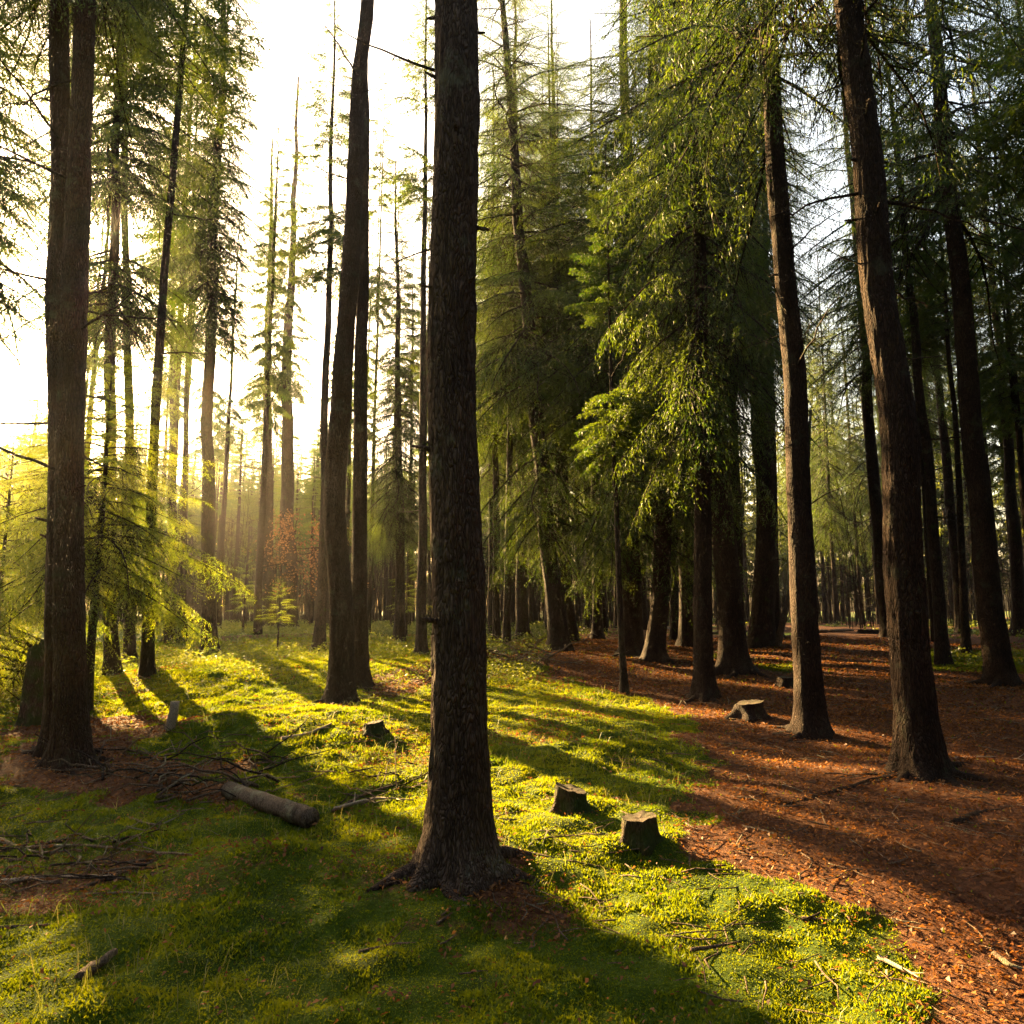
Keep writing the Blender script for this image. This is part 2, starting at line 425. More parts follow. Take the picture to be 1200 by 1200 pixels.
def trunk_mesh(name, axis_pts, r0, H, near=0, seed=0, flare=1.0, mat=BARK, roots=5, top=0.25):
    """Trunk from the ground (sunk 15 cm) to H, flared and lobed at the foot; near = fineness."""
    A = np.asarray(axis_pts, float)
    nr, ns = (84, 240) if near == 2 else (36, 90) if near == 1 else (12, 26)
    u = np.linspace(0, 1, nr*0+ns)
    hz = -0.15 + (H+0.15)*u**(1.5 if near else 1.25)
    zz = A[:, 2]
    top_dir = (A[-1]-A[-2])/(A[-1][2]-A[-2][2])
    C = np.stack([np.interp(hz, zz, A[:, 0]), np.interp(hz, zz, A[:, 1]), hz], 1)
    over = hz > zz[-1]
    C[over] = A[-1]+top_dir*(hz[over]-zz[-1])[:, None]
    if len(A) > 2:
        k = max(3, ns//10)|1
        Cp = np.pad(C[:, :2], ((k//2, k//2), (0, 0)), mode='edge')
        for c in (0, 1): C[:, c] = np.convolve(Cp[:, c], np.ones(k)/k, 'valid')
    C[:, 0] += r0*0.30*noise2(hz/1.6, seed*3.1, 5); C[:, 1] += r0*0.30*noise2(hz/1.6, seed*3.1+50, 6)
    th = np.linspace(0, 2*np.pi, nr, endpoint=False)
    rad = r0*(1-(1-top)*np.clip(hz/H, 0, 1)**1.1)
    flare = flare*0.68
    fl = 1+0.55*flare*np.exp(-np.clip(hz+0.02, 0, None)/0.22)+0.22*flare*np.exp(-np.clip(hz, 0, None)/0.8)
    ph = (seed*1.7) % 6.28
    lobe = (np.cos(roots*th+ph)*0.5+0.5)**2*0.5 + (np.cos((roots-2)*th+ph*2)*0.5+0.5)**2*0.3
    lob = 1+flare*0.9*np.exp(-np.clip(hz+0.03, 0, None)/0.15)[:, None]*lobe[None]
    R = rad[:, None]*fl[:, None]*lob
    cx, sx = np.cos(th)[None], np.sin(th)[None]
    R = R*(1+0.05*noise3(cx*1.5+seed, sx*1.5, hz[:, None]*1.2, 3))
    if near:
        s = 1.0/r0*0.16
        R = R + 0.010*noise3(cx*6/s+seed, sx*6/s, hz[:, None]*7, 7) + 0.006*noise3(cx*13/s, sx*13/s+seed, hz[:, None]*16, 8)
    V = np.stack([C[:, 0][:, None]+R*cx, C[:, 1][:, None]+R*sx, hz[:, None]+0*R], -1).reshape(-1, 3)
    i = np.arange(ns-1)[:, None]*nr; j = np.arange(nr)[None]
    Q = np.stack([i+j, i+(j+1) % nr, i+nr+(j+1) % nr, i+nr+j], -1).reshape(-1, 4)
    k = len(V); V = np.vstack([V, C[-1:]])
    T = np.stack([np.full(nr, k), (ns-1)*nr+np.arange(nr), (ns-1)*nr+(np.arange(nr)+1) % nr], 1)
    return mesh_np(name, V, Q, T, [mat], smooth=True), C, rad

def dead_limb_mesh(seed, L=1.0):
    r = np.random.default_rng(seed)
    mb = MB()
    s = np.linspace(0, 1, 9)
    bend = r.uniform(-0.35, 0.15); side = r.uniform(-0.2, 0.2)
    P = np.stack([s*L, side*s*s*L+0.02*r.normal(size=9)*s, (bend*s*s+0.12*s)*L+0.015*r.normal(size=9)*s], 1)
    mb.add(*tube(P, 0.013*(1-0.85*s)+0.002, 5))
    for k in range(r.integers(4, 10)):
        a = r.uniform(0.25, 0.95); i = int(a*8); b = P[i]
        l = r.uniform(0.12, 0.4)*(1.15-a)*L
        ang = r.choice([-1, 1])*r.uniform(0.5, 1.1)
        d = np.array([math.cos(ang), math.sin(ang), r.uniform(-0.6, 0.3)])
        t = np.linspace(0, 1, 4)[:, None]
        Q = b+d*l*t+np.array([0, 0, -0.1*l])*t*t+0.01*r.normal(size=(4, 3))*t
        mb.add(*tube(Q, np.linspace(0.005, 0.0015, 4), 3))
    return mb.mesh('dead_limb', [BARK_FAR])
LIMBS = [dead_limb_mesh(100+k) for k in range(9)]

# ------------------------------------------------------------------ spruce foliage
def branch_proto(seed, n2=20, spray=0.034, droop=0.45, hang=0.5, dens=1.0, bare=0.12):
    """A spruce bough of unit length along +x: needle sprays (n,4,3) and its wood (tubes)."""
    r = np.random.default_rng(seed)
    ax = lambda s: np.stack([s*(1-0.08*s), 0.04*np.sin(s*5+seed), 0.10*s-droop*s**2+0.28*droop*s**3.5], -1)
    S, wood = [], []
    P = ax(np.linspace(0, 1, 7)); wood.append(tube(P, np.linspace(0.011, 0.002, 7), 3, False))
    def put(o, d, up, n):
        """n sprays at points o (n,3) along d (n,3)."""
        d = d/np.linalg.norm(d, axis=1)[:, None]
        rnd = r.normal(size=(n, 3)); w = np.cross(d, rnd); w /= np.linalg.norm(w, axis=1)[:, None]+1e-9
        l = spray*r.uniform(0.5, 1.4, n)[:, None]; ww = l*r.uniform(0.09, 0.16, n)[:, None]
        bendv = np.array([0, 0, -0.18])*l
        S.append(np.stack([o, o+d*l*0.45+w*ww, o+d*l+bendv, o+d*l*0.5-w*ww], 1))
    for k in range(n2):
        for sd in (-1, 1):
            s = bare+(1-bare)*(k+r.uniform(0, 1))/n2
            if r.random() > dens: continue
            b = ax(np.array([s]))[0]
            l = (0.36*(1-s)**0.75+0.07)*r.uniform(0.65, 1.2)*min(1, 0.4+s*2.2)
            an = r.uniform(0.7, 1.15)
            d = np.array([math.cos(an), sd*math.sin(an), r.uniform(-0.25, 0.15)])
            h = hang*r.uniform(0.5, 1.4)
            m = max(3, int(l/0.0145))
            t = (np.arange(m)+0.5)/m
            pts = b+d*l*t[:, None]*(1-0.25*h*t[:, None])+np.array([0, 0, -1.0])*h*l*(t[:, None]**1.6)
            tg = np.gradient(pts, axis=0)
            wood.append(tube(np.vstack([b, pts[m//2], pts[-1]]), [0.004, 0.0025, 0.001], 3, False))
            tgn = tg/np.linalg.norm(tg, axis=1)[:, None]
            latd = np.cross(tgn, [0, 0, 1.0]); latd /= np.linalg.norm(latd, axis=1)[:, None]+1e-9
            kk = r.uniform(size=m) < 0.6
            if kk.any(): put(pts[kk], tgn[kk]+r.normal(size=(kk.sum(), 3))*0.45, 1, int(kk.sum()))
            for i in range(1, m, 2):
                q = 1 if (i//2) % 2 else -1
                ll = l*r.uniform(0.12, 0.36)*(1.1-t[i]); ns = max(2, int(ll/(spray*0.5)))
                dd = tgn[i]*r.uniform(0.4, 0.9)+q*latd[i]*r.uniform(0.4, 1.0)+np.array([0, 0, -r.uniform(0.1, 0.7)])
                dd /= np.linalg.norm(dd); tt = ((np.arange(ns)+r.uniform(0.3, 1))/ns)[:, None]
                pp = pts[i]+dd*ll*tt+np.array([0, 0, -0.25*ll])*tt*tt
                put(pp, dd+r.normal(size=(ns, 3))*0.5, 1, ns)
    n = 40; s = r.uniform(0.4, 1, n); o = ax(s)
    put(o, np.array([0.8, 0, -0.1])+r.normal(size=(n, 3))*0.5, 1, n)
    S = np.concatenate(S)
    return S, wood

LONG = [branch_proto(k, 27, 0.0150, 0.42+0.05*k, 0.75) for k in range(4)]
MIDB = [branch_proto(20+k, 21, 0.0165, 0.3+0.05*k, 0.6) for k in range(4)]
SPAR = [branch_proto(40+k, 15, 0.062, 0.2+0.06*k, 0.4, 0.9, 0.2) for k in range(4)]
FARB = []
for _k in range(3):
    _S, _W = branch_proto(60+_k, 7, 0.30, 0.3+0.05*_k, 0.4)
    FARB.append((_S[np.random.default_rng(_k).permutation(len(_S))[:75]], _W))

def crown_mesh(seed, Lc, R, nb, protos, mats, low=-0.55, high=0.6, taper=0.75, gap=0.0, wood=True, bottom=0.75, rmin=0.12, stem=True):
    """Crown of Lc metres standing on z = 0: boughs spiral up, drooping below and rising at the top."""
    r = np.random.default_rng(seed)
    mb = MB()
    off = 0; VS = []
    for k in range(nb):
        u = (k+r.uniform(0, 1))/nb
        u = u**1.1
        z = u*Lc*0.985
        if gap and noise2(z/1.3, seed*7.7, 9) < gap-0.6 : continue
        az = k*2.39996+r.uniform(-0.5, 0.5)
        prof = (1-u)**taper*(bottom+(1-bottom)*min(1, u/0.18))
        L = (R*prof*r.uniform(0.6, 1.15)+rmin*r.uniform(0.7, 1.3))
        pit = low+(high-low)*u**1.3+r.uniform(-0.15, 0.15)
        S, Wd = protos[r.integers(len(protos))]
        Mx = np.array(Matrix.Rotation(az, 3, 'Z') @ Matrix.Rotation(-pit, 3, 'Y') @ Matrix.Rotation(r.uniform(-0.3, 0.3), 3, 'X'))*L
        if r.random() < 0.5: Mx = Mx @ np.diag([1, -1, 1])
        o = np.array([0, 0, z])
        VS.append((S.reshape(-1, 3) @ Mx.T)+o)
        if wood:
            for V, Q, T in Wd[:14] if L > 1.2 else Wd[:1]:
                mb.add(V @ Mx.T+o, Q, None, 1)
    if stem:
        mb.add(*tube([[0, 0, 0], [0, 0, Lc*0.5], [0, 0, Lc*0.97]], [0.05*Lc/14, 0.03*Lc/14, 0.004], 5), 1)
    VS = np.concatenate(VS)
    mb.add(VS, np.arange(len(VS)).reshape(-1, 4), None, 0)
    return mb.mesh('crown', mats)

CROWN = {
 'full': [crown_mesh(200+k, 19, 3.5, 205, LONG, [NEEDLE, BARK_FAR], low=-0.5, gap=0.12, taper=0.58) for k in range(3)],
 'high': [crown_mesh(220+k, 13, 3.0, 170, MIDB, [NEEDLE, BARK_FAR], gap=0.3, taper=0.6) for k in range(3)],
 'thin': [crown_mesh(240+k, 12, 1.75, 105, SPAR, [NEEDLE, BARK_FAR], low=-0.35, gap=0.2) for k in range(3)],
 'far': [crown_mesh(260+k, 12, 2.0, 44, FARB, [NEEDLE_FAR, BARK_FAR], gap=0.3, wood=False) for k in range(3)],
}
CLEN = {'full': 19.0, 'high': 13.0, 'thin': 12.0, 'far': 12.0}
YOUNG = [crown_mesh(280+k, 5.0, 2.6, 92, LONG, [NEEDLE_YOUNG, BARK_FAR], low=-0.4, high=0.7, bottom=0.85, taper=0.5) for k in range(2)]
SAPL = [crown_mesh(300+k, 1.6, 0.62, 40, MIDB, [NEEDLE_YOUNG, BARK_FAR], low=0.0, high=0.9, rmin=0.06) for k in range(2)]

CIDX = [0]
def tree(label, pts, wpx, H, crown=None, hb=8.0, cs=1.0, limbs=0, near=0, group=None, cat='tree', name='spruce_tree', mat=None,
         flare=1.0, limb_lo=2.0, limb_len=(0.5, 1.4), Y=None, seed=None, roots=5, top=0.12):
    """pts: points of the trunk's axis in the photograph, foot first; wpx: its width at breast height."""
    CIDX[0] += 1
    sd = CIDX[0] if seed is None else seed
    r = random.Random(sd*31+5)
    foot = at(*pts[0]) if Y is None else np.array([on_plane(pts[0][0], pts[0][1], Y)[0], Y, 0])
    if Y is not None: foot[2] = float(height(foot[0], foot[1]))
    A = [np.zeros(3)]
    for q in pts[1:]:
        A.append(on_plane(q[0], q[1], foot[1])-foot)
    if len(A) == 1: A.append(np.array([0, 0, 5.0]))
    depth = foot[1]*math.cos(PITCH)
    r0 = wpx*depth/F/2
    return plant(label, foot, A, r0, H, crown, hb, cs, limbs, near, group, cat, name, mat, flare, limb_lo, limb_len, sd, roots, top)

def plant(label, foot, A, r0, H, crown, hb, cs, limbs, near, group, cat, name, mat, flare, limb_lo, limb_len, sd, roots=5, top=0.25):
    r = random.Random(sd*31+5)
    root = empty(name, foot)
    tag(root, label, cat, group)
    if mat is None: mat = BARK if near else BARK_FAR
    me, C, rad = trunk_mesh('trunk', A, r0, H, near, sd, flare, mat, roots, top)
    link('trunk', me, root)
    ax = lambda h: np.array([np.interp(h, C[:, 2], C[:, 0]), np.interp(h, C[:, 2], C[:, 1]), h])
    if crown:
        ms = CROWN[crown]; cr = link('crown', ms[sd % len(ms)], root)
        p0, p1 = ax(hb), ax(H*0.98)
        d = Vector(p1-p0).normalized()
        q = Vector((0, 0, 1)).rotation_difference(d) @ Quaternion((0, 0, 1), r.uniform(0, 6.28))
        cr.rotation_mode = 'QUATERNION'; cr.rotation_quaternion = q
        cr.location = p0
        sz = (H+0.4-hb)/CLEN[crown]
        cr.scale = (cs, cs, sz)
    top_h = (hb+1.5) if crown else H*0.9
    if near:
        q = np.random.default_rng(sd+900)
        for k in range(6 if near == 2 else 4):
            a = 6.28*(k+q.uniform(0.1, 0.9))/(6 if near == 2 else 4); L = r0*q.uniform(1.6, 3.6); t = np.linspace(0, 1, 14)
            aa = a+q.normal()*0.5*t**2
            P = np.stack([np.cos(aa)*(r0*1.0+L*t), np.sin(aa)*(r0*1.0+L*t), 0*t], 1)
            P[:, 2] = height(P[:, 0]+foot[0], P[:, 1]+foot[1])-foot[2]+r0*0.22*(1-t)**2-r0*0.16*t-0.01
            link('root', MB().add(*tube(P, r0*(0.30*(1-t)**0.8+0.05), 10, True, 0.25, sd+k)).mesh('root', [mat], True), root)
        for k in range(16 if near == 2 else 7):
            h = q.uniform(0.9, 7.5); a = q.uniform(0, 6.28); p = ax(h); rr = float(np.interp(h, C[:, 2], rad))
            d = np.array([math.cos(a), math.sin(a), q.uniform(-0.2, 0.45)]); L = rr+q.uniform(0.03, 0.13)
            t = np.linspace(0.75*rr/L, 1, 5)[:, None]
            link('branch_stub', MB().add(*tube(p+d*L*t, np.linspace(0.022, 0.009, 5)*q.uniform(0.6, 1.2), 6, True, 0.2, k)).mesh('branch_stub', [mat], True), root)
    for k in range(limbs):
        h = r.uniform(limb_lo, top_h)
        az = r.uniform(0, 6.28)
        L = r.uniform(*limb_len)
        lb = link('dead_limb', LIMBS[r.randrange(len(LIMBS))], root)
        p = ax(h); lb.location = p
        lb.rotation_euler = (r.uniform(-0.4, 0.4), r.uniform(-0.35, 0.3), az)
        lb.scale = (L, L, L)
    return root

# ---------------------------------------------------- the trees one can tell apart
T = tree
GM = 'large spruces standing at the front of the wood'
TREE_A = T('broad dark trunk in the middle of the picture, the nearest tree, foot in moss', [(543, 1014), (533, 600), (536, 0)], 62, 24, 'high', 10.5, 1.0, 7, 2, GM, limb_lo=3.2, limb_len=(0.4, 0.9), mat=BARK_GREY, roots=6, top=0.3, flare=1.0)
TREE_B = T('thick dark spruce trunk beside the brown path at right, roots spreading over the litter', [(1085, 905), (1042, 400), (998, 0)], 43, 25, 'high', 8.2, 1.1, 14, 2, GM, limb_lo=3.2)
T('left one of the twin dark trunks at far left, nearest the sun', [(66, 884), (69, 600), (70, 0)], 30, 24, 'full', 8.6, 0.8, 8, 1, GM, limb_lo=2.5)
T('right one of the twin dark trunks at far left, standing in front of its neighbour', [(86, 893), (84, 600), (99, 0)], 33, 23, 'full', 9.0, 0.8, 9, 2, GM, limb_lo=2.5)
T('tall bent trunk in the bright clearing, the thicker of a close pair', [(402, 825), (393, 560), (412, 300), (429, 0)], 28, 26, 'thin', 16, 1.0, 12, 1, limb_lo=6)
T('slimmer straight trunk tucked behind the bent trunk of the close pair in the clearing', [(423, 805), (422, 500), (426, 250), (427, 0)], 19, 25, 'thin', 16, 1.0, 8, 1, limb_lo=5)
T('brown trunk at the left side of the path, beside the wide low stump', [(947, 860), (932, 500), (906, 100)], 30, 25, 'high', 6.2, 1.2, 8, 1, GM, limb_lo=3)
T('stout flared spruce behind the brown trunk left of the path', [(862, 785), (845, 600), (815, 100)], 30, 27, 'full', 6.0, 1.15, 6, 1, limb_lo=4)
T('straight slim trunk on the litter between the stout spruce and the thin pole', [(823, 817), (822, 500), (815, 100)], 22, 22, 'high', 4.8, 1.0, 6, 1, limb_lo=3)
T('thin dark pole of a young trunk at the edge of the sunlit litter', [(731, 812), (722, 600), (716, 400)], 8, 11, 'thin', 4.6, 0.7, 4, 0, limb_lo=2.5)
T('leaning trunk with a curved foot under the green boughs right of the thin pole', [(769, 775), (775, 600), (770, 300)], 22, 27, 'full', 4.2, 1.25, 4, 1, limb_lo=3)
T('spruce with low sunlit boughs directly behind the thin pole', [(740, 768), (738, 600), (735, 300)], 24, 27, 'full', 3.2, 1.4, 3, 1, limb_lo=3)
T('dark trunk leaning left, with a wider foot, in the wood right of the middle trunk', [(655, 762), (640, 620), (628, 480)], 22, 26, 'full', 3.4, 1.3, 3, 0)
T('upright trunk touching the foot of the left leaning trunk', [(668, 752), (660, 600), (655, 400)], 16, 25, 'full', 7.0, 0.95, 3, 0)
T('dark upright trunk left of the crooked pale sapling', [(893, 757), (897, 600), (885, 300)], 27, 26, 'high', 9, 1.1, 5, 0)
T('tall spruce right of the path with a wide trunk near the right edge', [(1172, 802), (1150, 600), (1092, 0)], 27, 25, 'high', 6.5, 1.35, 14, 1, GM, limb_lo=3)
T('slender dark trunk between the two thick trunks on the right of the path', [(1107, 780), (1092, 600), (1072, 400)], 14, 19, 'thin', 9, 1.1, 10, 0, limb_lo=2.5)
T('very thin bare trunk next to the wide trunk near the right edge', [(1133, 768), (1126, 600), (1110, 380)], 9, 15, 'thin', 8.5, 0.9, 8, 0, limb_lo=2)
T('leaning trunk at the far end of the path, on its right side', [(1041, 746), (1028, 600), (1012, 400)], 16, 24, 'high', 6.5, 1.35, 8, 0, limb_lo=3)
T('dark straight trunk left of the clearing, tallest in its group', [(245, 768), (243, 500), (250, 250), (264, 0)], 17, 26, 'full', 9.0, 0.85, 12, 0, limb_lo=4)
T('slim spruce glowing at its edges just right of the twin trunks, thick crown above', [(131, 792), (128, 500), (135, 250)], 15, 25, 'full', 7.2, 1.0, 8, 0)
T('spruce with a thick dark crown behind the twin trunks, close to the sun', [(152, 780), (150, 500), (147, 250)], 12, 26, 'full', 8.4, 1.1, 8, 0)
T('spruce at the left edge whose dark crown hangs over the sun', [(-28, 800), (-30, 500)], 18, 25, 'full', 7.6, 1.1, 3, 0)
T('spruce just outside the left edge, only its crown showing above the sun', [(-95, 792), (-95, 500)], 16, 25, 'full', 7.4, 1.1, 2, 0)
T('slim trunk behind the sunlit boughs at left, nearest the twin trunks', [(173, 768), (183, 450), (195, 300)], 13, 22, 'thin', 12, 1.3, 3, 0, Y=13.6, limb_lo=6)
T('slim trunk at left, middle one of three behind the sunlit boughs', [(198, 755), (205, 500), (215, 300)], 12, 22, 'thin', 12, 1.3, 5, 0)
T('thinnest trunk at left, beside the tall dark straight trunk', [(214, 752), (218, 500), (224, 320)], 9, 20, 'thin', 11, 1.2, 5, 0)
T('left hand trunk of the far pair standing in the bright clearing', [(315, 738), (312, 500), (319, 200)], 16, 24, 'thin', 9, 1.1, 9, 0, limb_lo=5)
T('right hand trunk of the far pair in the clearing, tapering to a bare top', [(340, 738), (335, 500), (347, 170)], 19, 27, 'thin', 11, 1.0, 9, 0, limb_lo=5)
T('short dark trunk just left of the close pair in the clearing', [(374, 762), (379, 600), (385, 350)], 13, 21, 'thin', 11, 1.0, 7, 0)
T('dark trunk showing just left of the broad middle trunk', [(493, 766), (496, 600), (497, 400)], 12, 21, 'thin', 13, 0.9, 5, 0)
T('bushy green spruce behind the gap left of the middle trunk', [(468, 752), (468, 600), (466, 400)], 12, 17, 'full', 3.5, 0.8, 2, 0)
T('dark trunk at the right edge of the picture', [(1196, 745), (1180, 500), (1165, 350)], 14, 22, 'high', 8, 1.0, 8, 0)
T('dark trunk between the leaning trunk and the right hand wood by the path', [(1128, 742), (1105, 500), (1090, 350)], 13, 22, 'high', 9, 1.0, 6, 0)
T('narrow trunk right behind the curved foot of the leaning trunk', [(806, 758), (806, 600), (803, 400)], 18, 25, 'full', 8, 1.0, 4, 0)
T('slim trunk behind the middle trunk, first on its right side', [(593, 758), (596, 600), (598, 450)], 9, 22, 'high', 8, 1.1, 4, 0)
T('tall slender spruce behind the right side of the middle trunk, its top against the sky', [(612, 748), (608, 400), (604, 100)], 14, 28, 'full', 8, 0.8, 8, 0)
T('slim dark trunk left of the spruce with low sunlit boughs', [(700, 748), (699, 600), (697, 450)], 12, 24, 'high', 8.5, 1.1, 4, 0)
T('dark upright trunk close beside the leaning trunk of the pair behind the pale sapling', [(908, 748), (905, 600), (900, 400)], 14, 25, 'high', 9.5, 1.1, 4, 0)

T('added high crowned spruce beyond the slim trunks, shading the path', [(200, 748), (201, 600)], 10, 20, 'full', 9.2, 0.75, 3, 0, Y=27)  # extra spruce, added so its high crown throws shade on the middle path
# young spruces with drooping sunlit boughs by the twin trunks
def young(label, px, py, H, R, name='young_spruce', src=None, seed=0, rz=0.0, hb=0.8):
    f = at(px, py); root = empty(name, f, rz); tag(root, label, 'young spruce')
    me, C, rad = trunk_mesh('trunk', [np.zeros(3), np.array([0.02, 0, H])], 0.055*H/4.5, H*0.96, 0, seed, 0.6, BARK_FAR, 5, 0.1)
    link('trunk', me, root)
    c = link('crown', src, root); base = 5.0 if src in YOUNG else 1.6
    c.location = (0, 0, hb); c.scale = (R, R, (H-hb)/base)
    return root
young('young spruce with long sunlit drooping boughs right behind the twin trunks', 100, 832, 5.7, 0.95, src=YOUNG[0], seed=3, rz=0.4, hb=1.9)
young('young spruce at the left edge, glowing in the low sun', -12, 815, 4.4, 1.1, src=YOUNG[1], seed=4, rz=2.1, hb=0.2)
young('little green spruce sapling in the undergrowth in front of the far pair of trunks', 325, 765, 2.0, 1.1, 'spruce_sapling', SAPL[0], 5)
young('pale spruce sapling standing far back in the clearing', 285, 742, 3.4, 1.7, 'spruce_sapling', SAPL[1], 6, 1.2)
young('small spruce sapling at the far side of the moss, left of the middle trunk', 476, 745, 3.0, 1.6, 'spruce_sapling', SAPL[0], 7, 2.5)

young('taller young spruce with dense boughs standing further behind the twin trunks', 74, 805, 6.2, 1.15, src=YOUNG[1], seed=8, rz=4.0, hb=2.3)
# crooked pale sapling
f = at(912, 757)
sap = empty('crooked_sapling', f); tag(sap, 'crooked leaning sapling with pale grey bark left of the path', 'sapling')
P = catmull([on_plane(*q, f[1])-f for q in [(911, 760), (919, 720), (931, 680), (933, 640), (944, 590), (950, 480)]], 24)
link('trunk', MB().add(*tube(P, np.linspace(0.11, 0.04, 24), 8, True, 0.1, 3)).mesh('trunk', [DEADWOOD], True), sap)
for k, (i, az, L) in enumerate([(10, 0.4, 1.6), (14, 2.8, 1.3), (18, -0.5, 1.5), (21, 3.4, 1.4)]):
    lb = link('branch', LIMBS[k], sap); lb.location = P[i]; lb.rotation_euler = (0, -0.6, az); lb.scale = (L,)*3

# rusty-leaved beech saplings in the clearing
for k, (px, py, lab) in enumerate([(325, 742, 'small beech holding rusty dead leaves beside the far pair of trunks'), (378, 744, 'small beech with rusty leaves behind the close pair of trunks')]):
    f = at(px, py); root = empty('beech_sapling', f); tag(root, lab, 'sapling')
    r = np.random.default_rng(900+k); mb = MB(); lv = []
    Hh = 4.6-0.8*k
    P = catmull([[0, 0, -0.1], [0.1, 0.05, Hh*0.4], [-0.1, 0.1, Hh*0.75], [0.1, 0, Hh]], 14)
    mb.add(*tube(P, np.linspace(0.05, 0.008, 14), 6))
    link('trunk', mb.mesh('trunk', [BARK_FAR], True), root)
    mb = MB()
    for j in range(80):
        i = r.integers(4, 14); az = r.uniform(0, 6.28); L = r.uniform(0.6, 1.9)*(1.2-i/16)
        d = np.array([math.cos(az), math.sin(az), r.uniform(-0.1, 0.5)])
        t = np.linspace(0, 1, 5)[:, None]; Q = P[i]+d*L*t+0.05*r.normal(size=(5, 3))*t
        mb.add(*tube(Q, np.linspace(0.01, 0.003, 5), 3), 0)
        n = 12; o = P[i]+d*L*r.uniform(0.3, 1, (n, 1))+r.normal(size=(n, 3))*0.1
        a = r.normal(size=(n, 3)); a /= np.linalg.norm(a, axis=1)[:, None]; b = np.cross(a, r.normal(size=(n, 3))); b /= np.linalg.norm(b, axis=1)[:, None]
        s = r.uniform(0.03, 0.06, (n, 1))
        V = np.stack([o-a*s, o+b*s*0.6, o+a*s, o-b*s*0.6], 1).reshape(-1, 3)
        mb.add(V, np.arange(4*n).reshape(-1, 4), None, 1)
    link('crown', mb.mesh('crown', [BARK_FAR, RUST]), root)

# ---------------------------------------------------- trees of the wood behind, one by one
taken = [(o.location.x, o.location.y) for o in COL.objects if o.parent is None and o.type == 'EMPTY']
TR = [trunk_mesh('trunk', [np.zeros(3), np.array([0.25*(k % 3-1), 0.1, 20.0])], 0.15, 20, 0, 500+k, 0.7, BARK_FAR, 5, 0.1)[0] for k in range(7)]
def far_tree(x, y, H, rs, crown, hbf, cs, label, group, sd, limbs=0):
    r = random.Random(sd)
    root = empty('spruce_tree', (x, y, float(height(x, y))), r.uniform(0, 6.28)); tag(root, label, 'tree', group)
    t = link('trunk', TR[r.randrange(len(TR))], root); t.scale = (rs, rs, H/20)
    if crown:
        c = link('crown', CROWN[crown][r.randrange(3)], root); hb = hbf*H
        c.location = (0, 0, hb); c.scale = (cs, cs, (H-hb+0.3)/CLEN[crown])
    for k in range(limbs):
        lb = link('dead_limb', LIMBS[r.randrange(9)], root); L = r.uniform(0.8, 1.9)
        lb.location = (0, 0, r.uniform(2, hbf*H+1)); lb.scale = (L,)*3; lb.rotation_euler = (0, r.uniform(-0.3, 0.3), r.uniform(0, 6.28))

def scatter(n, az0, az1, r0, r1, mind, seed, ok=None):
    r = random.Random(seed); out = []; tries = 0
    while len(out) < n and tries < 20000:
        tries += 1
        az = math.radians(r.uniform(az0, az1)); d = math.sqrt(r.uniform(r0*r0, r1*r1))
        x, y = d*math.sin(az), d*math.cos(az)
        if any((x-a)**2+(y-b)**2 < mind*mind for a, b in taken): continue
        if poly_sd(np.array([x]), np.array([y]), PATH)[0] > -0.8: continue
        if ok and not ok(x, y): continue
        out.append((x, y)); taken.append((x, y))
    return out
for k, (x, y) in enumerate(scatter(15, -31, -5, 19, 36, 1.6, 11, lambda x, y: not (2.3 < 0.809*x+0.588*y < 5.9 or 7.8 < 0.809*x+0.588*y < 11.3))):
    far_tree(x, y, random.uniform(15, 23), random.uniform(0.5, 0.9), 'thin', random.uniform(0.4, 0.55), random.uniform(0.6, 0.85),
             'slender backlit trunk with sparse short boughs in the clearing', 'slender trunks in the clearing', 2500+k, 5)
for k, (x, y) in enumerate(scatter(9, 21.5, 27.5, 49, 60, 1.7, 12)):
    far_tree(x, y, random.uniform(22, 27), random.uniform(0.6, 0.9), 'high', random.uniform(0.18, 0.34), random.uniform(0.9, 1.2),
             'slim spruce beyond the far end of the path, seen in the gap between the trunks', 'slim spruces beyond the end of the path', 2600+k, 4)
for k, (x, y) in enumerate(scatter(52, -2, 14, 20, 48, 2.0, 1)):
    far_tree(x, y, random.uniform(19, 26), random.uniform(0.7, 1.35), ('thin', 'high', 'high', 'full')[k % 4], random.uniform(0.3, 0.45), random.uniform(0.95, 1.3),
             'dark upright trunk deep in the shaded wood behind the low green boughs', 'trunks in the shaded wood behind the middle', 3000+k, 2)
for k, (x, y) in enumerate(scatter(46, 14, 46, 13, 40, 2.4, 2, lambda x, y: y < 24 or poly_sd(np.array([x]), np.array([y]), PATH)[0] < -3.5)):
    far_tree(x, y, random.uniform(18, 25), random.uniform(0.45, 1.1), 'high' if k % 2 else 'thin', random.uniform(0.33, 0.5), random.uniform(0.9, 1.3),
             'slim dark trunk in the wood on the right beyond the path', 'trunks in the wood beyond the path', 4000+k, 5)
for k, (x, y) in enumerate(scatter(74, -36, -3, 34, 66, 2.2, 3)):
    far_tree(x, y, math.hypot(x, y)*random.uniform(0.2, 0.29), random.uniform(0.6, 1.1), 'thin', random.uniform(0.45, 0.6), random.uniform(0.7, 1.0),
             'hazy backlit trunk far off across the clearing', 'backlit trunks across the clearing', 5000+k, 3)

